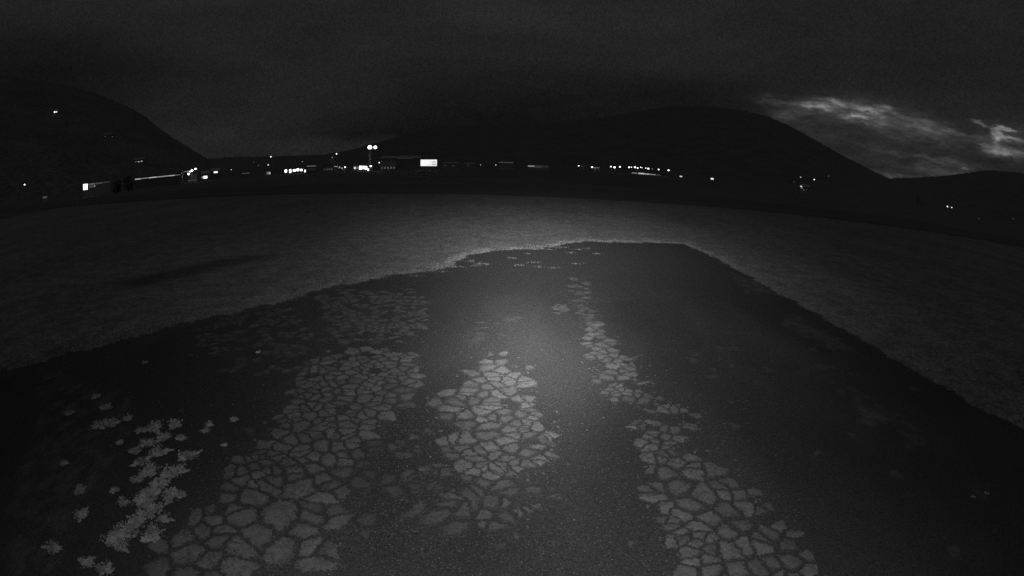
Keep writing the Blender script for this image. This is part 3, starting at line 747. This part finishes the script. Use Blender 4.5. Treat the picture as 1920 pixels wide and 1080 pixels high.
building('terminal_building', 'terminal building with a row of brilliant windows left of the steep roofed hall', 'terminal', 530, 574, 4.2, 310, 14, WALL_D, 'flat',
         [(.09, .18, 1.1, 2.5, 4), (.285, .36, .7, 2.6, 4), (.44, .56, 1.3, 2.5, 3), (.60, .70, 1.5, 2.8, 3.5), (.75, .84, 1.4, 2.5, 2.5), (.92, .985, .6, 2.0, 1.6)])
lamp(567, 303, 305, .7, .5, 'small dim lamp on the roof line of the bright windowed terminal')
building('annex', 'dark annex with a thin grey strip under its roof right of the terminal', 'building', 575, 593, 4.5, 315, 10, WALL_D, 'flat', [(.02, .95, 3.7, 4.15, .13), (.15, .9, 1.4, 2.6, .014)])
building('steep_roofed_hall', 'hall with a tall steep roof and one bright lamp above', 'hall', 606, 634, 4.2, 320, 12, mat('worn_render', .34), 'gable_front', [(.72, .98, 2.8 + .1, 3.4, .2)], dark=6, rise=5.5)
lamp(631, 288.3, 318, .95, 4, 'small bright lamp above the steep roofed hall')
lamp(623, 295.2, 318, .7, .45, 'dim lamp on the slope of the steep roof')
building('ticket_office', 'low dark office with small lit windows right of the steep roofed hall', 'office', 632, 650, 3.4, 322, 8, WALL_D, 'flat', [(.05, .15, 2.0, 2.6, .25), (.22, .32, 2.2, 3.0, .4), (.42, .58, 1.6, 2.4, .25)])
lamp(647, 313.3, 318, 1.1, 4, 'low bright lamp at the right end of the ticket office')
building('fuel_station', 'low building with a dazzling white front beside the light tower', 'station', 662, 694, 3.8, 318, 10, WALL_L, 'flat',
         [(.05, .17, 1.3, 2.6, .7), (.2, .29, 1.5, 2.5, .15), (.36, .52, 1.0, 3.0, 4), (.53, .68, 1.3, 2.9, 5), (.69, .82, .9, 2.8, 4), (.83, .93, .1, 1.5, 1.6)])
lamp(695, 311.4, 312, 1.5, 4, 'low bright lamp at the foot of the light tower')
# light tower with two floodlights
p = at(693.5, 300, 320); tz = at(693, 276.5, 320).z
t = thing('light_tower', 'tall light tower carrying two brilliant round floodlights', 'light tower', (p.x, p.y, 0), -math.atan2(p.x, p.y))
MB().cone((0, 0, -.3), (0, 0, tz - .9), .95, .6, 12).build('shaft', mat('white_concrete', .8), t)
MB().box(-1.6, 4.4, -.5, .5, tz - 1.25, tz - .9).build('platform', STEEL, t)
for x, r, s in ((-.1, 1.25, 9), (3.15, .95, 7)):
    hd = MB().cone((x, .55, tz), (x, -.1, tz), r * .75, r * 1.06, 16).build('floodlight', STEEL, t)
    MB().ball((x, -.15, tz), r, .35, r, 14, 8).build('lens', EM(s), hd, smooth=True)
    MB().cone((x, .2, tz - .9), (x, .2, tz - r * .6), .09, .09, 6).build('bracket', STEEL, t)
lamp(711, 304.8, 315, 1.0, 2.2, 'small bright lamp at the left corner of the big dark hangar')
building('hangar', 'big dark hangar behind the lit white sign', 'hangar', 714, 788, 7.4, 330, 26, WALL_D, 'gable_side', [(.42, .82, 7.0, 7.25, .03)], rise=1.6)
building('wing_building', 'lower grey building left half in front of the hangar', 'building', 713, 742, 6.0, 322, 7, mat('grey_cladding', .34), 'flat', dark=5)
# the glowing white sign board: faint grey lines of writing too small to read
a, w, rz = frame_of(788.5, 819, 312, 316)
zt, zb = at(803, 299.3, 316).z, at(803, 311.2, 316).z
t = thing('lit_signboard', 'large glowing white signboard with faint grey lines right of the dark hangar', 'signboard', a, rz)
MB().box(-.12, w + .12, .004, .4, zb - .12, zt + .12).build('cabinet', STEEL, t)
MB().box(0, w, -.06, 0, zb, zt).build('display', EM(.95), t)
hh = zt - zb
for k, (x0, x1, y0, y1, s) in enumerate([(.55, .72, .55, .70, .7), (.72, .93, .52, .74, .5), (.40, .72, .22, .31, .6), (.70, .97, .16, .36, .38), (.30, .62, .60, .66, .8)]):
    MB().box(x0 * w, x1 * w, -.075 - .002 * k, -.062, zb + y0 * hh, zb + y1 * hh).build('text_line', EM(s), t)
for x in (w * .2, w * .8): MB().box(x - .15, x + .15, .06, .36, -.2, zb - .123).build('leg', STEEL, t)

# --- right of the sign
building('flat_roofed_block', 'long low block with faint roof edge right of the glowing signboard', 'building', 828, 862, 5.0, 360, 12, WALL_D, 'flat', [(.05, .95, 4.55, 4.85, .03), (.1, .3, 2.2, 2.9, .022), (.6, .68, 2.2, 2.8, .05)])
building('workshop', 'dim workshop between the long low block and two tiny lamps', 'workshop', 868, 893, 4.6, 370, 10, WALL_D, 'flat', [(.05, .9, 4.1, 4.45, .022), (.3, .45, 2.4, 3.1, .03)])
lamp(901, 309, 380, .6, .9, 'tiny lamp, left one of two beside the workshop')
lamp(929.7, 309.3, 380, .75, 1.2, 'tiny lamp, right one of two beside the workshop')
building('shelter_roof', 'low building with a pale lit roof edge right of the two tiny lamps', 'building', 935, 963, 5.7, 380, 10, WALL_D, 'flat', [(.02, .96, 5.15, 5.55, .08)])
building('lit_warehouse', 'low warehouse with a soft lit front at the middle of the horizon', 'warehouse', 988, 1030, 4.2, 420, 12, mat('sooty_render', .3), 'flat', [(.04, .34, 2.6, 3.6, .22), (.36, .66, 2.0, 3.8, .035), (.68, .95, 2.3, 3.9, .02)])
ROW = [(1085, 311, .9, 4), (1110.5, 313.5, 1.2, 5), (1145.3, 312.5, 1.0, 5), (1152.3, 313.8, 1.6, 5), (1162.4, 313, 1.15, 5), (1179.5, 313.8, 1.15, 5), (1183.7, 313.7, .8, 3), (1190.5, 313.8, 1.4, 5),
       (1195.6, 315, 1.05, 5), (1201.5, 314, .9, 2.5), (1204, 314.8, .6, 2), (1211, 315.3, .8, 2.5), (1215.7, 316.3, 1.3, 4), (1223, 317, .6, .5), (1235, 318, 1.1, 3.5), (1253.5, 319.5, 1.25, 5)]
ORD = ['first', 'second', 'third', 'fourth', 'fifth', 'sixth', 'seventh', 'eighth', 'ninth', 'tenth', 'eleventh', 'twelfth', 'thirteenth', 'fourteenth', 'fifteenth', 'last and rightmost']
for k, (px, py, rp, s) in enumerate(ROW):
    lamp(px, py - .3, 520, rp, s, ORD[k] + ' street lamp from the left in the row on the right horizon', 'street lamps in the row along the far road')
building('row_house', 'small house with a pale lit gable beside the second lamp of the far row', 'house', 1112, 1125, 4.6, 530, 8, WALL_D, 'flat', [(.05, .9, 3.6, 4.4, .12), (.2, .4, 2.2, 3.2, .08)])
building('gate_house', 'tiny dim building beside the first lamp of the far row', 'building', 1087, 1096, 5.4, 535, 6, WALL_D, 'flat', [(.1, .9, 4.5, 5.1, .04)])
# low wall whose glowing panels stand in for lamplit ground below the lamps
building('lit_fence_wall', 'long low pale wall lit by the street lamps of the far row', 'wall', 1184, 1240, 1.9, 500, .6, WALL_L, 'flat', [(.02, .2, .7, 1.5, .22), (.24, .45, .5, 1.7, .5), (.46, .62, .5, 1.4, .42), (.63, .82, .5, 1.2, .28), (.84, .98, .5, 1.0, .09)])
building('bus', 'small bright lit vehicle shelter just right of the lit low wall', 'shelter', 1274, 1281, 2.2, 480, 3, WALL_D, 'flat', [(.15, .85, .7, 1.8, .6)]).name = 'vehicle_shelter'
building('hut', 'small bright hut at the right end of the lit far road', 'hut', 1333, 1340, 2.6, 470, 3, WALL_D, 'flat', [(.1, .85, .9, 2.3, .9)])
lamp(1501, 332, 420, .8, .9, 'small lamp farthest up at left of the scattered lights below the mountain slope')
lamp(1526.7, 336.6, 420, .95, 2.2, 'brightest small lamp right of the lone farmhouse')
lamp(1553.5, 330, 430, 1.0, .12, 'very faint lamp right of the brightest small lamp')
lamp(1489, 341, 380, .8, .12, 'very faint lamp left of the lone farmhouse')
building('farmhouse', 'lone dim farmhouse with a small bright window and a lamp at its left corner', 'farmhouse', 1503, 1519, 3.6, 330, 8, mat('farm_render', .3), 'gable_side', [(.12, .24, 2.4, 3.2, .35), (.3, .5, 1.2, 2.0, .05), (.65, .85, 1.6, 2.4, .02)])
lamp(1502, 349.3, 326, 1.5, .75, 'lamp at the left corner of the lone farmhouse')
lamp(1776.5, 387, 260, 1.0, 3, 'left lamp of the close pair on the far right field edge')
lamp(1784.6, 388.8, 260, .9, 1.6, 'right lamp of the close pair on the far right field edge')
lamp(1836, 409.8, 240, .7, .12, 'very faint lamp below the close pair of lamps on the far right')
lamp(1900, 410, 240, .8, .12, 'very faint lamp nearest the right edge of the view')
print('lamp heights', sorted(LOG, key=lambda a: a[2])[:6], len(LOG), 'plates', len(pf), 'blades', len(bf))
